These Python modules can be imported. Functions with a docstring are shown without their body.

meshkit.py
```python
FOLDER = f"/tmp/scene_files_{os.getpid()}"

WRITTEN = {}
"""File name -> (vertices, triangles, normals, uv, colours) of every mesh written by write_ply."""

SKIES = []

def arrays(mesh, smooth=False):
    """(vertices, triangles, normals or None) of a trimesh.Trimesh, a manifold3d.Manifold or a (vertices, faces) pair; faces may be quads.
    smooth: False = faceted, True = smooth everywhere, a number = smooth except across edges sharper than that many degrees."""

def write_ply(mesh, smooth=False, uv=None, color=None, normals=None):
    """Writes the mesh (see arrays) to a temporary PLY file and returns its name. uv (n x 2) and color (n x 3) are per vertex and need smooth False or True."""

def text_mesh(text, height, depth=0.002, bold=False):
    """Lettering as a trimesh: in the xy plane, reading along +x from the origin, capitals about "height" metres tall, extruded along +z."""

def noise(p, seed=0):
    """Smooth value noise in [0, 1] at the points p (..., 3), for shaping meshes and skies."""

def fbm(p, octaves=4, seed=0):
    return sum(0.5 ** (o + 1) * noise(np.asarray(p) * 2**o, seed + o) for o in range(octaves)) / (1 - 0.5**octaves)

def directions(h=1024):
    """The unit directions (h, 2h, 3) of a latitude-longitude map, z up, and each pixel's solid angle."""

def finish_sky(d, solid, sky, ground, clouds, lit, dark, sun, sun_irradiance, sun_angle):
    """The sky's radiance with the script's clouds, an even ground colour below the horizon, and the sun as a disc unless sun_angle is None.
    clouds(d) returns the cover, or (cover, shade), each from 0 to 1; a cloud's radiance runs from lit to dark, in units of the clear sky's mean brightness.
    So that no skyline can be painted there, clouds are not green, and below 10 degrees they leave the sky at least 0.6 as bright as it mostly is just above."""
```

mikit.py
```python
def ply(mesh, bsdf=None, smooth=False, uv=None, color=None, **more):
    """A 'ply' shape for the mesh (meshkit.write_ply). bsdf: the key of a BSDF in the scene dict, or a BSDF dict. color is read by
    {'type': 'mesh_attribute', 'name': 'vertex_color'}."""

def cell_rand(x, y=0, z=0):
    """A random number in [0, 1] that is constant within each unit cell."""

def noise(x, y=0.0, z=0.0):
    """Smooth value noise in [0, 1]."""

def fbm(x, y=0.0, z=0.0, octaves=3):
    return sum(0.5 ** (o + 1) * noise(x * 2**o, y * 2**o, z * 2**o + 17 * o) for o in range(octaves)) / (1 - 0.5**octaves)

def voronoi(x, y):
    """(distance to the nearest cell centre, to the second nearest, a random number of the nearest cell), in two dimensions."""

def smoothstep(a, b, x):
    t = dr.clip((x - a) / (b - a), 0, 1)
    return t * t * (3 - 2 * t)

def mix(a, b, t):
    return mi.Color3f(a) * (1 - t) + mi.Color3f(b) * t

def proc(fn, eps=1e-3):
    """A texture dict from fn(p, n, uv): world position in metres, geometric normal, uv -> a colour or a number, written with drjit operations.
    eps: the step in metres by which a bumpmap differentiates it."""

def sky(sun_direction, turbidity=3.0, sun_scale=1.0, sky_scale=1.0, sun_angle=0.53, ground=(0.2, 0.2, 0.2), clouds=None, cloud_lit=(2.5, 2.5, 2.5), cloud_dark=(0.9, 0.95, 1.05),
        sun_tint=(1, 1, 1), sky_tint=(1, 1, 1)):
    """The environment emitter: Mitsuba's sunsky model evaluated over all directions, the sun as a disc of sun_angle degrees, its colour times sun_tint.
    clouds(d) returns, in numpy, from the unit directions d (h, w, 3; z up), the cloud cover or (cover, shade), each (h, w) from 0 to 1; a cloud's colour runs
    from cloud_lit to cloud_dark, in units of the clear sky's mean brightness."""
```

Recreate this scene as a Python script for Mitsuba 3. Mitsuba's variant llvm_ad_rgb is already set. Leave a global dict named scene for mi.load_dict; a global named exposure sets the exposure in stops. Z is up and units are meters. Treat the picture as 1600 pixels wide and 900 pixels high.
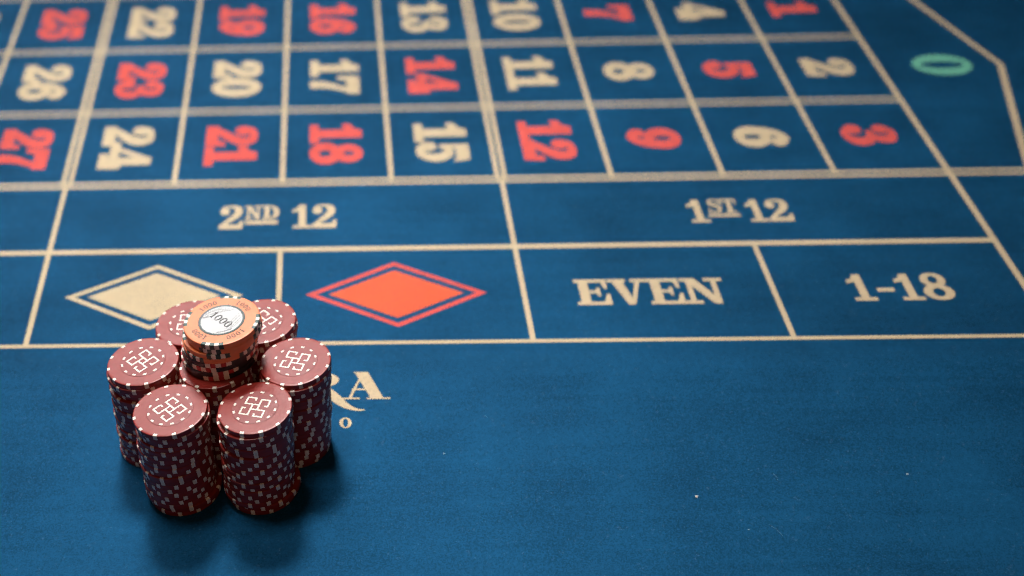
import math, random
import numpy as np
import trimesh
import drjit as dr
import mitsuba as mi
import mikit
from mikit import noise, fbm, mix, smoothstep
from shapely.geometry import Polygon, LineString, Point, box
from shapely.ops import unary_union
from shapely import affinity

T = mi.ScalarTransform4f
rnd = random.Random(11)
scene, labels = {}, {}

# ------------------------------------------------------------------ camera, lamps, exposure
EYE = np.array([0.1995, -0.527, 0.55343])
FWD = np.array([-0.04026907, 0.76945177, -0.63743421])
UP = np.array([0.01251632, 0.63829007, 0.76969418])
scene['camera'] = dict(type='thinlens', fov=2 * math.degrees(math.atan(800 / 2033.24)), fov_axis='x',
                       aperture_radius=0.0052, focus_distance=0.705, near_clip=0.02, far_clip=30.0,
                       to_world=T().look_at(origin=EYE.tolist(), target=(EYE + FWD).tolist(), up=UP.tolist()))
exposure = 0.0
# key, position of the lit disc, point it is aimed at, disc radius, length of the snoot, radiance
UNSEEN_LAMPS = [('unseen_spotlight', (-0.09, 1.02, 1.92), (-0.08, 0.02, 0.0), 0.185, 0.54, (116, 113, 109), 'unseen tube lamp high over the far felt, placed to light the chips from behind'),  # out of view, placed to throw the stack shadows forward; tube narrows the beam
         ('unseen_spotlight', (-0.05, 0.05, 1.10), (-0.06, 0.0, 0.0), 0.110, 0.10, (36.0, 34.9, 33.5), 'unseen short tube lamp above the chip stacks, placed to light them from overhead')]  # unseen, lights the stacks and nearby felt from overhead
UNSEEN_PANELS = [((-0.62, 1.45, 1.30), (0.36, -0.76, -0.70), 0.95, 0.55, (6.3, 6.1, 6.0), 'unseen pale light panel over the far end, placed to put sheen on chip tops'),  # out of view, placed to reflect as sheen on the chip tops
          ((0.45, -1.30, 1.55), (-0.25, 0.66, -0.75), 1.20, 0.80, (1.20, 0.68, 0.38), 'added warm fill panel out of view behind the near end, lightening the chip sides')]  # added warm fill for the chip sides that face the camera

# ------------------------------------------------------------------ materials
def rgb(r, g, b):
    return {'type': 'rgb', 'value': [r, g, b]}

def grain(p):
    """Nap of the felt: fine fibres, soft clouds of brushed nap, faint streaks."""
    fine = fbm(p.x * 1500, p.y * 1500, 3.0, 2)
    mid = fbm(p.x * 420, p.y * 520, 9.0, 2)
    cloud = fbm(p.x * 26 + 3, p.y * 30, 5.0, 4)
    streak = noise(p.x * 14 + p.y * 5, p.y * 220, 2.0)
    wear = fbm(p.x * 7 + 1.7, p.y * 9, 1.0, 3)
    return 1.0 + 0.66 * (fine - 0.5) + 0.20 * (mid - 0.5) + 0.56 * (cloud - 0.5) + 0.14 * (streak - 0.5) + 0.36 * (wear - 0.5)

def felt_colour(base, amount=1.0, fuzz=(0.25, 0.35, 0.45), bare=0.0):
    def fn(p, n, uv):
        g = 1 + (grain(p) - 1) * amount
        c = mi.Color3f(base) * g
        if bare:      # ink rubbed off the fibre tips: the blue cloth shows through in patches
            rub = smoothstep(0.46, 0.78, fbm(p.x * 1250, p.y * 1250, 31.0, 2)) * (0.25 + 0.75 * smoothstep(0.42, 0.68, fbm(p.x * 34, p.y * 40, 8.0, 3)))
            c = mix(c, mi.Color3f(BLUE), rub * bare)
        lint = smoothstep(0.80, 0.90, noise(p.x * 640, p.y * 640, 21.0)) * smoothstep(0.62, 0.8, noise(p.x * 2100, p.y * 2100, 2.0))
        return mix(c, mi.Color3f(fuzz), lint * 0.12 * amount)
    return fn

def felt(key, base, amount=1.0, sheen=0.25, fuzz=(0.25, 0.35, 0.45), bare=0.0):
    scene[key] = {'type': 'twosided', 'b': {'type': 'principled', 'base_color': mikit.proc(felt_colour(base, amount, fuzz, bare)),
                                            'roughness': 0.92, 'specular': 0.12, 'sheen': sheen, 'sheen_tint': 0.6}}

BLUE = (0.0048, 0.0495, 0.115)
CREAM = (0.625, 0.50, 0.32)
felt('felt_blue', BLUE, 1.0, 0.1)
scene['felt_blue']['b'].update(roughness=0.62, specular=0.22, spec_tint=0.9)
felt('print_cream', CREAM, 0.22, 0.1, (0.8, 0.7, 0.55), 0.14)
felt('print_red', (0.80, 0.132, 0.062), 0.30, 0.1, (0.9, 0.3, 0.2), 0.22)
felt('print_crimson', (0.72, 0.110, 0.092), 0.30, 0.1, (0.9, 0.3, 0.25), 0.25)
felt('print_green', (0.16, 0.50, 0.36), 0.3, 0.1, (0.3, 0.5, 0.4), 0.30)

def clay(key, base, rough=0.36, spec=0.5, mottle=0.10, scale=700.0):
    def fn(p, n, uv):
        g = 1 + mottle * (fbm(p.x * scale, p.y * scale, p.z * scale, 3) - 0.5) * 2
        return mi.Color3f(base) * g
    def rf(p, n, uv):
        return mi.Float(rough) + 0.16 * (fbm(p.x * 160 + 5, p.y * 190, p.z * 90, 3) - 0.5) + 0.10 * (noise(p.x * 2600, p.y * 380, 4.0) - 0.5)
    scene[key] = {'type': 'twosided', 'b': {'type': 'principled', 'base_color': mikit.proc(fn), 'roughness': mikit.proc(rf), 'specular': spec}}

clay('chip_red', (0.26, 0.022, 0.016), 0.33, 0.42)
clay('chip_red_dull', (0.225, 0.021, 0.016), 0.37, 0.42)
clay('chip_red_fresh', (0.285, 0.026, 0.019), 0.31, 0.42)
clay('chip_red_inlay', (0.24, 0.030, 0.027), 0.44)
clay('chip_white', (0.84, 0.75, 0.66), 0.38, 0.5, 0.04)
clay('chip_orange', (0.80, 0.215, 0.075), 0.38, 0.5, 0.06)
clay('chip_black', (0.012, 0.012, 0.016), 0.36)
clay('chip_green', (0.018, 0.055, 0.045), 0.38)
clay('chip_bright_red', (0.45, 0.03, 0.03), 0.38)
clay('chip_brown', (0.17, 0.068, 0.032), 0.5)
clay('chip_grey', (0.075, 0.095, 0.095), 0.45)
clay('chip_label', (0.60, 0.61, 0.62), 0.5, 0.4, 0.03)
clay('label_ink', (0.045, 0.045, 0.05), 0.5, 0.3)
clay('label_line', (0.27, 0.27, 0.28), 0.5, 0.3)
scene['lamp_shade_metal'] = {'type': 'twosided', 'b': {'type': 'principled', 'base_color': rgb(0.015, 0.015, 0.016), 'roughness': 0.45}}

# ------------------------------------------------------------------ helpers
def tag(key, label=None, category=None, group=None, kind=None):
    d = {k: v for k, v in dict(label=label, category=category, group=group, kind=kind).items() if v}
    if d:
        labels[key] = d

COUNT = {}
def numbered(name):
    n = COUNT.get(name, 0)
    COUNT[name] = n + 1
    return name if n == 0 else f'{name}_{n:03d}'

def flat(poly, z=0.0):
    """A shapely (multi)polygon as a flat sheet of triangles at height z."""
    vs, fs, at = [], [], 0
    for g in getattr(poly, 'geoms', [poly]):
        if g.is_empty or g.geom_type != 'Polygon' or g.area < 1e-12:
            continue
        v, f = trimesh.creation.triangulate_polygon(g, engine='earcut')
        v, f = np.asarray(v), np.asarray(f)
        a, b, c = v[f[:, 0]], v[f[:, 1]], v[f[:, 2]]
        s = (b[:, 0] - a[:, 0]) * (c[:, 1] - a[:, 1]) - (b[:, 1] - a[:, 1]) * (c[:, 0] - a[:, 0])
        f = np.where(s[:, None] < 0, f[:, ::-1], f)
        vs.append(np.column_stack([v, np.full(len(v), z)]))
        fs.append(f + at)
        at += len(v)
    return np.vstack(vs), np.vstack(fs)

# ------------------------------------------------------------------ lettering (heavy slab serif), drawn by brush strokes; cap height 1
def brush(pts, n=7):
    p = np.array(pts, float)
    q = np.vstack([2 * p[0] - p[1], p, 2 * p[-1] - p[-2]])
    out = []
    for i in range(1, len(q) - 2):
        a, b, c, d = q[i - 1:i + 3]
        for t in np.linspace(0, 1, n, endpoint=False):
            out.append(0.5 * (2 * b + (c - a) * t + (2 * a - 5 * b + 4 * c - d) * t ** 2 + (3 * b - a - 3 * c + d) * t ** 3))
    out.append(q[-2])
    discs = [Point(x, y).buffer(max(w, 0.02) / 2, 6) for x, y, w in out]
    return unary_union([discs[i].union(discs[i + 1]).convex_hull for i in range(len(discs) - 1)])

def ell(x, y, rx, ry):
    return affinity.scale(Point(x, y).buffer(1, 16), rx, ry)

def poly(*p):
    return Polygon(p).buffer(0)

def U(*s):
    return unary_union(s)

G = {}
G['0'] = ell(.37, .5, .37, .51) - ell(.37, .5, .115, .37)
G['1'] = U(box(.24, 0, .48, 1), box(.04, 0, .68, .12), poly((.30, 1), (.48, 1), (.48, .72), (.26, .72), (.02, .66), (.02, .78), (.16, .84)))
G['2'] = U(Point(.17, .73).buffer(.14), brush([(.08, .76, .07), (.15, .9, .09), (.36, .95, .1), (.55, .87, .19), (.57, .68, .23), (.42, .46, .19), (.22, .28, .13), (.08, .1, .12)]),
           box(.02, 0, .70, .19), poly((.56, .1), (.70, 0), (.73, .34), (.63, .34)))
G['3'] = U(Point(.15, .77).buffer(.125), Point(.14, .23).buffer(.14), brush([(.10, .82, .06), (.2, .94, .08), (.36, .95, .09), (.52, .85, .18), (.51, .68, .18), (.4, .56, .09), (.26, .53, .08)]),
           brush([(.26, .53, .08), (.44, .50, .09), (.58, .38, .21), (.57, .2, .21), (.4, .055, .11), (.2, .06, .08), (.08, .16, .06)]))
G['4'] = U(box(.40, .04, .62, 1), box(.26, 0, .76, .11), box(.0, .20, .76, .33), brush([(.46, .97, .1), (.24, .62, .09), (.04, .28, .1)]), box(.68, .14, .76, .40))
G['5'] = U(poly((.13, 1), (.62, 1), (.68, .74), (.56, .80), (.13, .80)), box(.11, .48, .21, 1), brush([(.16, .54, .08), (.28, .62, .1), (.46, .58, .18), (.57, .36, .22), (.49, .14, .17), (.34, .055, .11), (.18, .07, .08), (.09, .16, .06)]), Point(.155, .23).buffer(.135))
_low6 = ell(.37, .32, .35, .33) - ell(.37, .32, .115, .2)
G['6'] = U(_low6, brush([(.15, .34, .22), (.17, .6, .2), (.28, .84, .14), (.44, .95, .09), (.58, .9, .06)]), Point(.57, .80).buffer(.125))
G['9'] = affinity.rotate(G['6'], 180, origin=(.37, .5))
G['7'] = U(box(.04, .78, .72, 1), poly((.02, .58), (.11, .58), (.17, .8), (.02, .9)), brush([(.64, .84, .1), (.48, .56, .13), (.37, .3, .2), (.35, .1, .24)]), box(.23, 0, .47, .12))
G['8'] = U(ell(.37, .74, .30, .265), ell(.37, .28, .36, .29)) - ell(.37, .75, .11, .14) - ell(.37, .275, .14, .155)
G['E'] = U(box(.10, 0, .34, 1), box(0, .875, .80, 1), box(0, 0, .84, .125), poly((.66, .9), (.80, .9), (.80, .62), (.72, .62)), poly((.66, .1), (.84, .1), (.84, .42), (.76, .42)), box(.3, .45, .56, .56), poly((.5, .5), (.54, .33), (.61, .33), (.61, .68), (.54, .68)))
G['V'] = U(poly((.10, .95), (.39, .95), (.60, .12), (.56, 0), (.42, 0)), poly((.74, .95), (.86, .95), (.60, 0), (.50, 0)), box(0, .875, .48, 1), box(.60, .875, 1.0, 1))
G['N'] = U(box(.14, .05, .27, .95), box(.74, .0, .87, .95), poly((.08, 1), (.36, 1), (.87, .12), (.87, 0), (.68, 0)), box(0, .875, .34, 1), box(.58, .875, 1.02, 1), box(0, 0, .42, .125))
G['S'] = U(brush([(.62, .78, .08), (.52, .92, .09), (.34, .95, .1), (.17, .84, .16), (.2, .66, .2), (.42, .52, .22), (.58, .36, .2), (.54, .14, .14), (.36, .055, .1), (.18, .08, .09), (.07, .22, .08)]), box(.58, .66, .67, 1), box(.03, 0, .12, .34))
G['T'] = U(box(.30, 0, .54, 1), box(0, .875, .84, 1), box(.14, 0, .70, .125), poly((0, .9), (.12, .9), (.07, .6), (0, .6)), poly((.72, .9), (.84, .9), (.84, .6), (.77, .6)))
G['D'] = U(box(.10, 0, .34, 1), box(0, .875, .4, 1), box(0, 0, .4, .125), (ell(.38, .5, .44, .5) - ell(.36, .5, .20, .385)) & box(.3, 0, 1, 1))
G['-'] = box(.05, .33, .55, .47)
# lighter book letters of the house name and of the chip values
G['A_'] = U(poly((.30, 1), (.62, 1), (.96, .03), (.66, .03)), brush([(.50, .9, .07), (.33, .5, .06), (.17, .04, .07)]), box(.22, .33, .72, .385), box(0, 0, .40, .055), box(.56, 0, 1.12, .055), poly((.26, 1), (.36, 1), (.40, .88)))
G['R_'] = U(box(.12, 0, .34, 1), box(0, 0, .46, .055), box(0, .945, .4, 1), (ell(.42, .72, .48, .28) - ell(.40, .72, .25, .22)) & box(.3, .4, 1, 1), brush([(.46, .50, .18), (.62, .30, .25), (.80, .06, .27), (1.0, -.19, .20), (1.18, -.325, .12), (1.34, -.385, .07), (1.46, -.385, .04)]))
G['o_'] = ell(.4, .5, .42, .5) - ell(.4, .5, .17, .4)
G['1_'] = U(box(.20, 0, .34, 1), box(.06, 0, .48, .06), poly((.3, 1), (.34, 1), (.34, .8), (.06, .8), (.06, .86)))
G['0_'] = ell(.34, .5, .34, .5) - ell(.34, .5, .20, .445)

def placed(g, x, y, w, h):
    """The glyph squeezed into the box from (x, y), w wide and h per unit of cap height."""
    x0, _, x1, _ = g.bounds
    return affinity.translate(affinity.scale(affinity.translate(g, -x0, 0), w / (x1 - x0), h, origin=(0, 0)), x, y)

def word(text, h, gap=0.08, squeeze=1.0):
    out, x = [], 0.0
    for ch in text:
        g = G[ch]
        w = (g.bounds[2] - g.bounds[0]) * h * squeeze
        out.append(placed(g, x, 0, w, h))
        x += w + gap * h
    u = unary_union(out)
    b = u.bounds
    return affinity.translate(u, -(b[0] + b[2]) / 2, -(b[1] + b[3]) / 2)

# ------------------------------------------------------------------ the felt and what is printed on it
# Layout coordinates in millimetres: u along the number columns, v away from the player; the cloth lies a little skewed on its table.
def lay(p):
    return affinity.affine_transform(p, [1e-3, -0.14208e-3, 0, 1e-3, 0.1538, 0.2678])

tag('roulette_table', 'blue felt gaming table top printed with cream lines, numbers and diamonds under the chip stacks', 'table')
slab = trimesh.creation.box(extents=(2.9, 2.2, 0.02), transform=trimesh.transformations.translation_matrix((0.25, 0.45, -0.01)))
scene['roulette_table__felt'] = mikit.ply(slab, 'felt_blue')

def printed(name, shape, mat, label=None, z=0.00014):
    key = numbered('roulette_table__' + name)
    scene[key] = mikit.ply(flat(lay(shape), z), mat)
    tag(key, label)
    return key

W = 82.0
def hline(v, u0, u1, w):
    return box(u0, v - w / 2, u1, v + w / 2)
def vline(u, v0, v1, w):
    return box(u - w / 2, v0, u + w / 2, v1)
def twin_h(v, u0, u1, t, gap):
    return [box(u0, v - gap / 2 - t, u1, v - gap / 2), box(u0, v + gap / 2, u1, v + gap / 2 + t)]
def twin_v(u, v0, v1, t, gap):
    return [box(u - gap / 2 - t, v0, u - gap / 2, v1), box(u + gap / 2, v0, u + gap / 2 + t, v1)]

LEFT, RIGHT, TOP = -8 * W, 4 * W, 307.0
lines = []
for v, t, gap in ((102, 2.4, 4.0), (204.5, 2.4, 4.0), (TOP, 2.4, 4.0)):
    lines += twin_h(v, LEFT, RIGHT, t, gap)
lines += twin_h(0, LEFT, 386, 3.0, 2.6)
lines.append(hline(-81.7, LEFT, RIGHT, 5.0))
lines.append(hline(-179.8, LEFT, RIGHT, 3.2))
for k in range(-7, 4):
    if k % 4:
        lines.append(vline(k * W, 0, TOP, 3.8))
for k in (-8, -4, 0):
    lines += twin_v(k * W, 0, TOP, 3.5, 1.9)
    lines.append(vline(k * W, -179.8, 0, 3.5))
lines.append(vline(RIGHT, -179.8, TOP, 4.4))
for k in (-6, -2, 2):
    lines.append(vline(k * W + (0.6 if k == 2 else 0), -179.8, -81.7, 3.5))
lines.append(LineString([(RIGHT, TOP), (386, TOP), (427, 153), (386, 0)]).buffer(2.6, cap_style='flat', join_style='mitre'))
printed('printed_grid', unary_union(lines), 'print_cream', 'cream printed lines of the betting grid')

RED = {1, 3, 5, 7, 9, 12, 14, 16, 18, 19, 21, 23, 25, 27, 30}
for n in range(1, 31):
    col, row = (n - 1) // 3, (n - 1) % 3
    u, v = (3.5 - col) * W, (255.5, 153.5, 51.5)[row]
    g = affinity.rotate(word(str(n), 38.6, 0.05 if n > 9 else 0, 0.98).buffer(1.25), -90, origin=(0, 0))
    red = n in RED
    printed('number', affinity.translate(g, u, v), 'print_crimson' if red else 'print_cream', f'{"red" if red else "cream"} printed number {n}')
z0 = affinity.rotate(affinity.scale(ell(0, 0, 15.0, 24) - ell(0, 0, 5.0, 17.5), 1.1, 1), -90, origin=(0, 0))
printed('number', affinity.translate(z0, 380, 154), 'print_green', 'green printed zero')

def run(parts, h, v, mat='print_cream'):
    return unary_union([placed(G[c], u, vv, w, hh) for c, u, w, vv, hh in parts])
printed('lettering', run([('1', 128, 13.8, -57, 27), ('S', 143.2, 9.6, -46, 16.5), ('T', 153.2, 10.8, -46, 16.5), ('1', 169.6, 13.2, -57, 26.5), ('2', 183.6, 17.2, -57, 26.5)], 27, -57).union(box(141.6, -50.6, 164.0, -47.4)),
        'print_cream', 'cream lettering 1st 12')
printed('lettering', run([('2', -209, 17.6, -57, 28.5), ('N', -190.6, 12.4, -45.5, 16.5), ('D', -178.0, 12.6, -45.5, 16.5), ('1', -156, 14.2, -57, 28.5), ('2', -141.4, 17.6, -57, 28.5)], 27, -57).union(box(-190, -51.6, -166.4, -47.2)),
        'print_cream', 'cream lettering 2nd 12')
printed('lettering', run([('E', 34.2, 22.6, -145.3, 26.3), ('V', 56.6, 25.4, -145.3, 26.3), ('E', 82.2, 22.6, -145.3, 26.3), ('N', 104.6, 28.2, -145.3, 26.3)], 26, -145), 'print_cream', 'cream lettering EVEN')
printed('lettering', run([('1', 214.2, 15.0, -144.2, 27.0), ('-', 231.6, 11.2, -144.2, 27.0), ('1', 245.2, 14.8, -144.2, 27.0), ('8', 261.0, 19.6, -144.2, 27.5)], 26, -144), 'print_cream', 'cream lettering 1-18')
printed('lettering', run([('R_', -148.5, 39.0, -231, 24.0), ('A_', -122.8, 29.2, -231, 24.0)], 24, -231), 'print_cream', 'cream serif letters RA of a word half hidden by the chips')
printed('lettering', placed(G['o_'], -125.2, -255.4, 7.4, 8.8), 'print_cream', 'small cream letter O')

def diamond(u, v, a, b):
    return Polygon([(u - a, v), (u, v - b), (u + a, v), (u, v + b)])
for u, v, mat, word_ in ((-85.2, -131.2, 'print_red', 'red'), (-248.8, -131.0, 'print_cream', 'cream')):
    printed('diamond_outline', diamond(u, v, 60.8, 33.8) - diamond(u, v, 53.6, 29.7), 'print_crimson' if word_ == 'red' else mat, f'{word_} outline round the {word_} diamond')
    printed('diamond', diamond(u, v, 45.2, 24.8), mat, f'filled {word_} diamond')

# ------------------------------------------------------------------ chips
R_RED, R_BIG, THICK = 0.01975, 0.0207, 0.003374

def chip_mesh(R, h, groups, depth, fine=3):
    """Lathe of a chip from z = 0 to h split by colour. groups: [(start deg, end deg, colour)] round the rim; they reach `depth` in from the edge.
    Returns {colour: (v, f)}; colour 'body' is the rest."""
    be = 0.00055
    prof = [(R - depth, 0.0), (R - be, 0.0), (R - 0.3 * be, 0.28 * be), (R, be), (R, h - be), (R - 0.3 * be, h - 0.28 * be), (R - be, h), (R - depth, h)]
    cuts = {0.0, 360.0}
    for a, b, _ in groups:
        cuts |= {a % 360, b % 360}
    ang = []
    cs = sorted(cuts)
    for a, b in zip(cs[:-1], cs[1:]):
        n = max(1, int(math.ceil((b - a) / 5.0)))
        ang += [a + (b - a) * i / n for i in range(n)]
    ang.append(360.0)
    def colour(m):
        for a, b, c in groups:
            if (m - a) % 360 < (b - a):
                return c
        return 'body'
    out = {}
    for a, b in zip(ang[:-1], ang[1:]):
        c = colour((a + b) / 2)
        vs, fs = out.setdefault(c, ([], []))
        k = sum(len(x) for x in vs)
        ra, rb = math.radians(a), math.radians(b)
        va = np.array([(r * math.cos(ra), r * math.sin(ra), z) for r, z in prof])
        vb = np.array([(r * math.cos(rb), r * math.sin(rb), z) for r, z in prof])
        vs.append(np.vstack([va, vb]))
        m = len(prof)
        for i in range(m - 1):
            fs += [[k + i, k + m + i, k + m + i + 1], [k + i, k + m + i + 1, k + i + 1]]
        if True:
            vb_, fb = out.setdefault('body', ([], []))
            k = sum(len(x) for x in vb_)
            vb_.append(np.vstack([va[[0, -1]], vb[[0, -1]], [[0, 0, 0], [0, 0, h]]]))
            fb += [[k, k + 4, k + 2], [k + 1, k + 3, k + 5]]
    res = {}
    for c, (vs, fs) in out.items():
        m = trimesh.Trimesh(np.vstack(vs), np.array(fs), process=False)
        m.merge_vertices(digits_vertex=7)
        m.update_faces(m.nondegenerate_faces())
        res[c] = m
    return res

spots = [(30 * k - 3.3, 30 * k + 3.3, 'white') for k in range(12)]
big = []
for q in range(4):
    for i, c in enumerate('GWGWG'):
        a = 90 * q - 17.5 + 7 * i
        big.append((a, a + 7, c))
blk = []
for q in range(4):
    for i, c in enumerate('WRWRW'):
        a = 90 * q - 20 + 8 * i
        blk.append((a, a + 8, c))
RED_M = {c: mikit.ply(m, 'chip_red' if c == 'body' else 'chip_white', smooth=40) for c, m in chip_mesh(R_RED, THICK, spots, 0.00165).items()}
ORA_M = {c: mikit.ply(m, {'body': 'chip_orange', 'G': 'chip_green', 'W': 'chip_white'}[c], smooth=40) for c, m in chip_mesh(R_BIG, THICK, big, 0.0021).items()}
BLA_M = {c: mikit.ply(m, {'body': 'chip_black', 'R': 'chip_bright_red', 'W': 'chip_white'}[c], smooth=40) for c, m in chip_mesh(R_BIG, THICK, blk, 0.0021).items()}
PART = {'body': 'body', 'white': 'edge_spots', 'W': 'white_edge_spots', 'G': 'green_edge_spots', 'R': 'red_edge_spots'}

# face of a red chip: raised inlay, ring of dashes, looped four-armed emblem
RR = R_RED
def disc_mesh(r, h, be, n=72):
    a = np.linspace(0, 2 * np.pi, n, endpoint=False)
    rings = [(r, 0.0), (r - 0.3 * be, h * 0.7), (r - be, h)]
    v = [np.column_stack([q * np.cos(a), q * np.sin(a), np.full(n, z)]) for q, z in rings] + [np.array([[0, 0, h]])]
    f = []
    for k in range(2):
        for i in range(n):
            j = (i + 1) % n
            f += [[k * n + i, k * n + j, (k + 1) * n + j], [k * n + i, (k + 1) * n + j, (k + 1) * n + i]]
    for i in range(n):
        f.append([2 * n + i, 2 * n + (i + 1) % n, 3 * n])
    return trimesh.Trimesh(np.vstack(v), np.array(f), process=False)
INLAY = mikit.ply(disc_mesh(0.632 * RR, 0.00022, 0.00030), 'chip_red_inlay', smooth=40)
dash = []
for k in range(12):
    a0 = math.radians(30 * k)
    d = math.radians(5.0)
    arc = [(math.cos(a0 + t * d), math.sin(a0 + t * d)) for t in np.linspace(-1, 1, 5)]
    dash.append(Polygon([(x * 0.545 * RR, y * 0.545 * RR) for x, y in arc] + [(x * 0.602 * RR, y * 0.602 * RR) for x, y in arc[::-1]]))
DASH = mikit.ply(flat(unary_union(dash), 0.00030), 'chip_white')
o_ = 0.56
arm = [(o_ + .12, o_), (-1.86, o_), (-1.86, 2.02), (-0.42, 2.02), (-0.42, 1.42)]
unit = 0.164 * RR
emb = []
for q in range(4):
    c, s = [(1, 0), (0, 1), (-1, 0), (0, -1)][q]
    emb.append(LineString([((x * c - y * s) * unit, (x * s + y * c) * unit) for x, y in arm]).buffer(0.00046, cap_style='flat', join_style='mitre'))
EMBLEM = mikit.ply(flat(unary_union(emb), 0.00031), 'chip_white')

def ordinal(i):
    return ['top', 'second', 'third', 'fourth', 'fifth', 'sixth', 'seventh', 'eighth', 'ninth', 'tenth', 'eleventh', 'twelfth', 'thirteenth', 'fourteenth', 'fifteenth', 'sixteenth', 'seventeenth',
            'eighteenth', 'nineteenth', 'bottom'][i]

def put(key, part, ply, tw, kind=None, label=None):
    scene[f'{key}__{part}'] = {**ply, 'to_world': tw}
    tag(f'{key}__{part}', label, kind=kind)

N = 20
#        label               top x, y         base x, y        face angle of the top chip
STACKS = [('front left',   (-11.4, -38.5), (-18.8, -35.8), -41),
          ('front right',  (34.0, -37.4),  (25.8, -35.2), -11),
          ('middle left',  (-35.5, -0.3),  (-43.1, 1.5), -41),
          ('middle right', (50.1, -1.4),   (41.6, -0.7), -13),
          ('back left',    (-16.0, 32.3),  (-23.4, 34.2), 4),
          ('back right',   (25.4, 32.8),   (17.4, 34.6), -42),
          ('central',      (5.7, -3.2),    (-1.7, -1.4), -20)]
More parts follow.
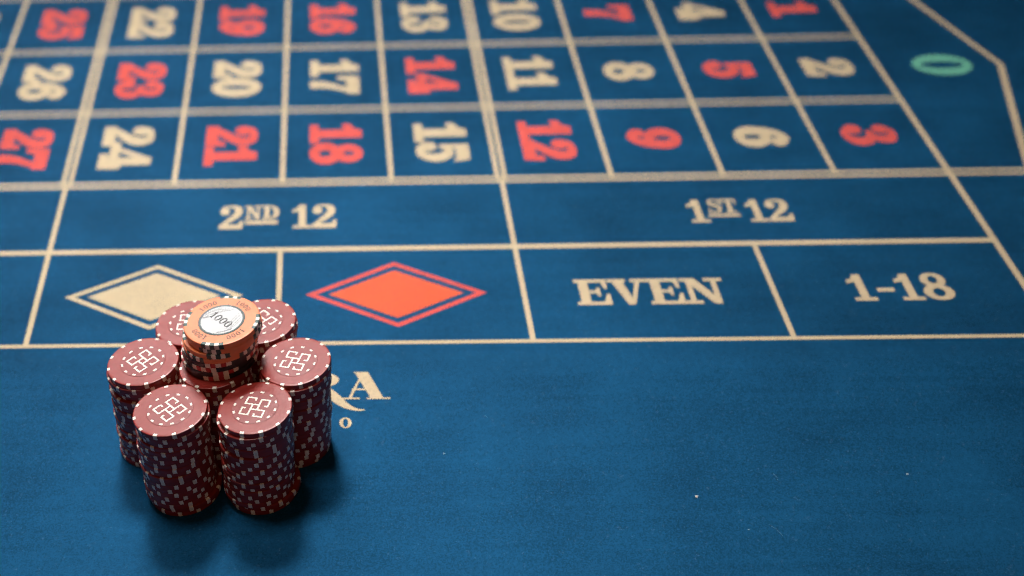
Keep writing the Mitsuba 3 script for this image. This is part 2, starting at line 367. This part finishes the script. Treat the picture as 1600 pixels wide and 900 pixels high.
# chips that stick out of their stack: (stack, place from the top) -> shift in millimetres
SHIFT = {(0, 1): (1.5, -0.2), (0, 2): (0.9, 0.3), (0, 18): (3.0, 0.6), (0, 19): (2.2, 0.5), (1, 18): (3.0, 0.8), (1, 19): (2.0, 0.5), (1, 1): (-0.7, -1.0), (1, 2): (-0.4, -0.3),
         (3, 1): (0.2, -1.3), (3, 2): (0.0, -0.9), (2, 1): (-0.2, -0.4), (4, 1): (0.4, -0.5), (5, 1): (1.2, 0.0), (0, 0): (-0.2, 0), (2, 3): (0.6, 0.2), (2, 10): (-0.7, 0.2), (3, 11): (0.6, 0.1)}
FACE = {}
for si, (name, top, base, rot) in enumerate(STACKS):
    ang = rot
    for i in range(N):                         # 0 = top
        t = 1 - (i + 0.5) / N if i else 1.0
        x = base[0] + (top[0] - base[0]) * t
        y = base[1] + (top[1] - base[1]) * t
        if i:
            x += rnd.gauss(0, 0.28); y += rnd.gauss(0, 0.28)
            # chips were cut and dropped in little batches: some neighbours keep their spots in line
            ang = ang + rnd.gauss(0, 1.4) if rnd.random() < 0.20 else ang + rnd.choice((-1, 1)) * rnd.uniform(8, 15)
        sx, sy = SHIFT.get((si, i), (0, 0))
        tw = T().translate([(x + sx) * 1e-3, (y + sy) * 1e-3, (N - 1 - i) * THICK]).rotate([0, 0, 1], ang)
        key = numbered('red_chip')
        for c, m in RED_M.items():
            if c == 'body':
                m = {**m, 'bsdf': {'type': 'ref', 'id': rnd.choice(('chip_red', 'chip_red', 'chip_red_dull', 'chip_red_fresh')) if i else 'chip_red'}}
            put(key, PART[c], m, tw, 'stuff' if c != 'body' else None)
        if i == 0 and si < 6:
            text = f'red chip showing its white looped emblem, on top of the {name} stack'
        elif si < 6:
            text = f'red chip with white edge spots, {"lowest of" if i == N - 1 else ordinal(i) + " from the top of"} the {name} stack'
        else:
            text = f'red chip with white edge spots, {"uppermost" if i == 0 else "lowest" if i == N - 1 else ordinal(i)} red one of the central stack'
        tag(key, text, 'poker chip', 'red chips in seven stacks')
        if i == 0 and si < 6:
            up = tw @ T().translate([0, 0, THICK + 0.00002])
            put(key, 'inlay', INLAY, up, label='slightly raised round centre of the chip face')
            put(key, 'inlay_dashes', DASH, up, 'stuff')
            put(key, 'emblem', EMBLEM, up, label='white four-armed looped emblem')

# ---- the stack of big chips that stands on the central red stack, bottom to top
tagline = 'big chips on the central stack'
z = N * THICK
BIG = [('black_chip', (8.0, 3.6), 4), ('black_chip', (7.4, 3.4), 22), ('black_chip', (8.6, 3.2), -14), ('black_chip', (9.2, 3.0), 9),
       ('orange_chip', (10.4, 2.6), -32), ('orange_chip', (11.2, 2.6), 7), ('orange_chip', (13.4, 3.0), -11), ('orange_chip', (13.0, 2.8), -4)]
for k, (kind, (x, y), ang) in enumerate(BIG):
    key = numbered(kind)
    tw = T().translate([x * 1e-3, y * 1e-3, z + k * THICK]).rotate([0, 0, 1], ang)
    for c, m in (ORA_M if kind[0] == 'o' else BLA_M).items():
        put(key, PART[c], m, tw, 'stuff' if c != 'body' else None)
    if k == len(BIG) - 1:
        text = 'orange chip with a white centre reading 1000, topmost chip of the central stack'
    elif kind[0] == 'o':
        text = f'orange chip with green and white blocks, {["", "second", "third", "lowest orange one"][len(BIG) - 1 - k]}{" from the top" if len(BIG) - 1 - k < 3 else ""} of the central stack'
    else:
        text = f'black chip with white and red blocks, {["lowest", "second lowest", "third lowest", "uppermost"][k]} black one of the central stack'
    tag(key, text, 'poker chip', tagline)
TOPC = key
up = tw @ T().translate([0, 0, THICK + 0.00002])
RB = R_BIG
ring = Point(0, 0).buffer(0.605 * RB, 48) - Point(0, 0).buffer(0.545 * RB, 48)
def ring_mesh(r0, r1, h, n=72):
    a = np.linspace(0, 2 * np.pi, n, endpoint=False)
    rr = [(r1, 0), (r1 - 0.0002, h), (r0 + 0.0003, h), (r0, 0.00004)]
    v = np.vstack([np.column_stack([q * np.cos(a), q * np.sin(a), np.full(n, zz)]) for q, zz in rr])
    f = []
    for k in range(3):
        for i in range(n):
            j = (i + 1) % n
            f += [[k * n + i, k * n + j, (k + 1) * n + j], [k * n + i, (k + 1) * n + j, (k + 1) * n + i]]
    return trimesh.Trimesh(v, np.array(f), process=False)
put(TOPC, 'label_ring', mikit.ply(ring_mesh(0.545 * RB, 0.612 * RB, 0.00025), 'chip_grey', smooth=40), up, label='dark grey ring round the white centre')
put(TOPC, 'centre_label', mikit.ply(flat(Point(0, 0).buffer(0.548 * RB, 48), 0.00012), 'chip_label'), up, label='white centre label')
value = affinity.rotate(word_ := unary_union([placed(G['1_' if c == '1' else '0_'], xx, 0, ww, 0.23 * RB) for c, xx, ww in
        (('1', 0, 0.10 * RB), ('0', 0.145 * RB, 0.165 * RB), ('0', 0.345 * RB, 0.165 * RB), ('0', 0.545 * RB, 0.165 * RB))]), 0, origin=(0, 0))
b = value.bounds
value = affinity.translate(value, -(b[0] + b[2]) / 2, -(b[1] + b[3]) / 2)
value = affinity.rotate(value.buffer(0.00013), -36, origin=(0, 0))
put(TOPC, 'value', mikit.ply(flat(value, 0.00022), 'label_ink'), up, label='dark numerals 1000 across the white centre')
def arc_word(deg, r, h):
    out = []
    for k, c in enumerate('1000'):
        g = placed(G['1_' if c == '1' else '0_'], 0, 0, (0.40 if c == '1' else 0.62) * h, h)
        g = affinity.translate(g, -(g.bounds[0] + g.bounds[2]) / 2, r)
        out.append(affinity.rotate(g, deg - 90 - (k - 1.5) * math.degrees(0.80 * h / r), origin=(0, 0)))
    return unary_union(out).buffer(0.00014)
for q in range(4):
    put(TOPC, 'rim_value' + (f'_{q:03d}' if q else ''), mikit.ply(flat(arc_word((130, 50, -50, -130)[q] + 4, 0.680 * RB, 0.150 * RB), 0.00010), 'chip_brown'), up, label='brown numerals 1000 along the rim')
# loose hair-like engraving lines on the label
lines_ = []
for (p0, p1, p2), w in (
        (((-.50, .14), (-.30, .42), (.10, .44)), .010), (((-.46, .10), (-.22, .36), (.16, .40)), .008), (((-.40, .17), (-.10, .33), (.22, .42)), .007), (((-.48, .20), (-.34, .40), (-.02, .50)), .007),
        (((.22, -.36), (.30, -.06), (.44, .20)), .010), (((.26, -.38), (.38, -.12), (.49, .12)), .008), (((.20, -.34), (.26, .0), (.38, .26)), .007), (((.30, -.36), (.44, -.16), (.52, .04)), .007),
        (((.02, -.50), (.22, -.44), (.36, -.34)), .02), (((-.52, .06), (-.46, .04), (-.40, .10)), .03)):
    tt = np.linspace(0, 1, 12)[:, None]
    pts = (1 - tt) ** 2 * np.array(p0) + 2 * tt * (1 - tt) * np.array(p1) + tt ** 2 * np.array(p2)
    lines_.append(LineString(pts * RB).buffer(w * RB))
put(TOPC, 'label_lines', mikit.ply(flat(unary_union(lines_) & Point(0, 0).buffer(0.54 * RB, 32), 0.00018), 'label_line'), up, 'stuff', label='fine grey curved lines on the white centre')

# ------------------------------------------------------------------ specks of lint on the felt
clay('lint_white', (0.72, 0.70, 0.66), 0.8, 0.2)
clay('lint_pale', (0.20, 0.28, 0.34), 0.8, 0.1)
def speck(x, y, pts, r, label):
    ms = []
    for (ax, ay, az), rr in pts:
        m = trimesh.creation.icosphere(subdivisions=1, radius=r * rr)
        m.vertices *= [1.3, 0.9, 0.6]
        m.apply_translation([x + ax * r, y + ay * r, r * rr * 0.6 + az * r])
        ms.append(m)
    key = numbered('lint_speck')
    scene[key] = mikit.ply(trimesh.util.concatenate(ms), 'lint_white', smooth=True)
    tag(key, label, 'lint', 'specks of lint on the felt')
def fibre(p, q, r, label):
    mid = (np.array(p) + q) / 2 + np.array([0.0006, 0.0003, 0.0004])
    pts = [np.array(p), mid, np.array(q)]
    ms = [trimesh.creation.cylinder(radius=r, segment=[pts[i], pts[i + 1]], sections=6) for i in range(2)]
    key = numbered('lint_fibre')
    scene[key] = mikit.ply(trimesh.util.concatenate(ms), 'lint_pale', smooth=True)
    tag(key, label, 'lint', 'specks of lint on the felt')
def W2(u, v):
    return 0.1538 + (u - 0.14208 * v) * 1e-3, 0.2678 + v * 1e-3
speck(*W2(73.2, -310.8), [((0, 0, 0), 1), ((0.9, 0.9, 0.1), 0.8), ((-0.4, 1.4, 0.0), 0.6), ((0.7, -0.7, 0), 0.5)], 0.00062, 'largest pale speck of lint on the bare felt at the lower right')
speck(*W2(96.1, -334.1), [((0, 0, 0), 1), ((0.9, 0.4, 0), 0.6)], 0.00036, 'tiny pale speck of lint nearest the bottom edge of the photo')
speck(*W2(194.4, -294.8), [((0, 0, 0), 1), ((0.8, -0.3, 0), 0.7)], 0.00045, 'pale speck of lint farthest to the right on the bare felt')
speck(*W2(-64.5, -276.6), [((0, 0, 0), 1), ((0.8, 0.5, 0), 0.6)], 0.00036, 'tiny pale speck of lint right of the chip stacks')
x, y = W2(-38.8, -246.7); fibre((x, y, 0.0003), (x + 0.0022, y - 0.0012, 0.0003), 0.00008, 'short pale fibre on the felt below the red diamond')
x, y = W2(120.0, -294.0); fibre((x, y, 0.0003), (x + 0.0022, y - 0.0056, 0.0003), 0.00006, 'thin pale fibre on the felt right of the largest speck')
x, y = W2(108.0, -331.0); fibre((x, y, 0.0003), (x + 0.0062, y - 0.0078, 0.0003), 0.00006, 'longest thin pale fibre near the bottom of the felt')

# ------------------------------------------------------------------ the lamps, all unseen above the frame; one panel is added fill
def frame(n):
    n = np.array(n, float) / np.linalg.norm(n)
    a = np.cross([0, 1, 0.01], n); a /= np.linalg.norm(a)
    m = np.eye(4); m[:3, 0], m[:3, 1], m[:3, 2] = a, np.cross(n, a), n
    return m
for nm, c, aim, r, L, rad, text in UNSEEN_LAMPS:
    key = numbered(nm)
    tag(key, text, 'lamp', 'unseen lamps above the table')
    m = frame(np.array(aim) - c); m[:3, 3] = c
    a = np.linspace(0, 2 * np.pi, 48, endpoint=False)
    dv = np.vstack([np.column_stack([r * np.cos(a), r * np.sin(a), 0 * a]), [[0, 0, 0]]])
    d = trimesh.Trimesh(dv, np.array([[i, (i + 1) % 48, 48] for i in range(48)]), process=False); d.apply_transform(m)
    scene[key + '__diffuser'] = {**mikit.ply(d, 'chip_white'), 'emitter': {'type': 'area', 'radiance': rgb(*rad)}}
    q = r + 0.004
    shade = trimesh.creation.revolve(np.array([(q, L), (q + 0.004, L), (q + 0.004, -0.02), (q * 0.7, -0.08), (0.0, -0.09), (0.0, -0.02), (q, -0.01), (q, L)]), sections=48); shade.apply_transform(m)
    scene[key + '__shade'] = mikit.ply(shade, 'lamp_shade_metal', smooth=40)
    top = (m @ [0, 0, -0.09, 1])[:3]
    scene[key + '__cord'] = mikit.ply(trimesh.creation.cylinder(radius=0.004, segment=[top, top + [0, 0, 1.0]], sections=12), 'lamp_shade_metal', smooth=True)
for c, n, pw, ph, rad, text in UNSEEN_PANELS:
    m = frame(n); m[:3, 3] = c
    w, h = pw / 2, ph / 2
    key = numbered('unseen_light_panel')
    tag(key, text, 'lamp', 'unseen lamps above the table')
    q = trimesh.Trimesh([[-w, -h, 0], [w, -h, 0], [w, h, 0], [-w, h, 0]], [[0, 1, 2], [0, 2, 3]], process=False); q.apply_transform(m)
    scene[key + '__diffuser'] = {**mikit.ply(q, 'chip_white'), 'emitter': {'type': 'area', 'radiance': rgb(*rad)}}
    bx = trimesh.creation.box(extents=(2 * w + 0.04, 2 * h + 0.04, 0.05), transform=trimesh.transformations.translation_matrix((0, 0, -0.028))); bx.apply_transform(m)
    scene[key + '__frame'] = mikit.ply(bx, 'lamp_shade_metal')
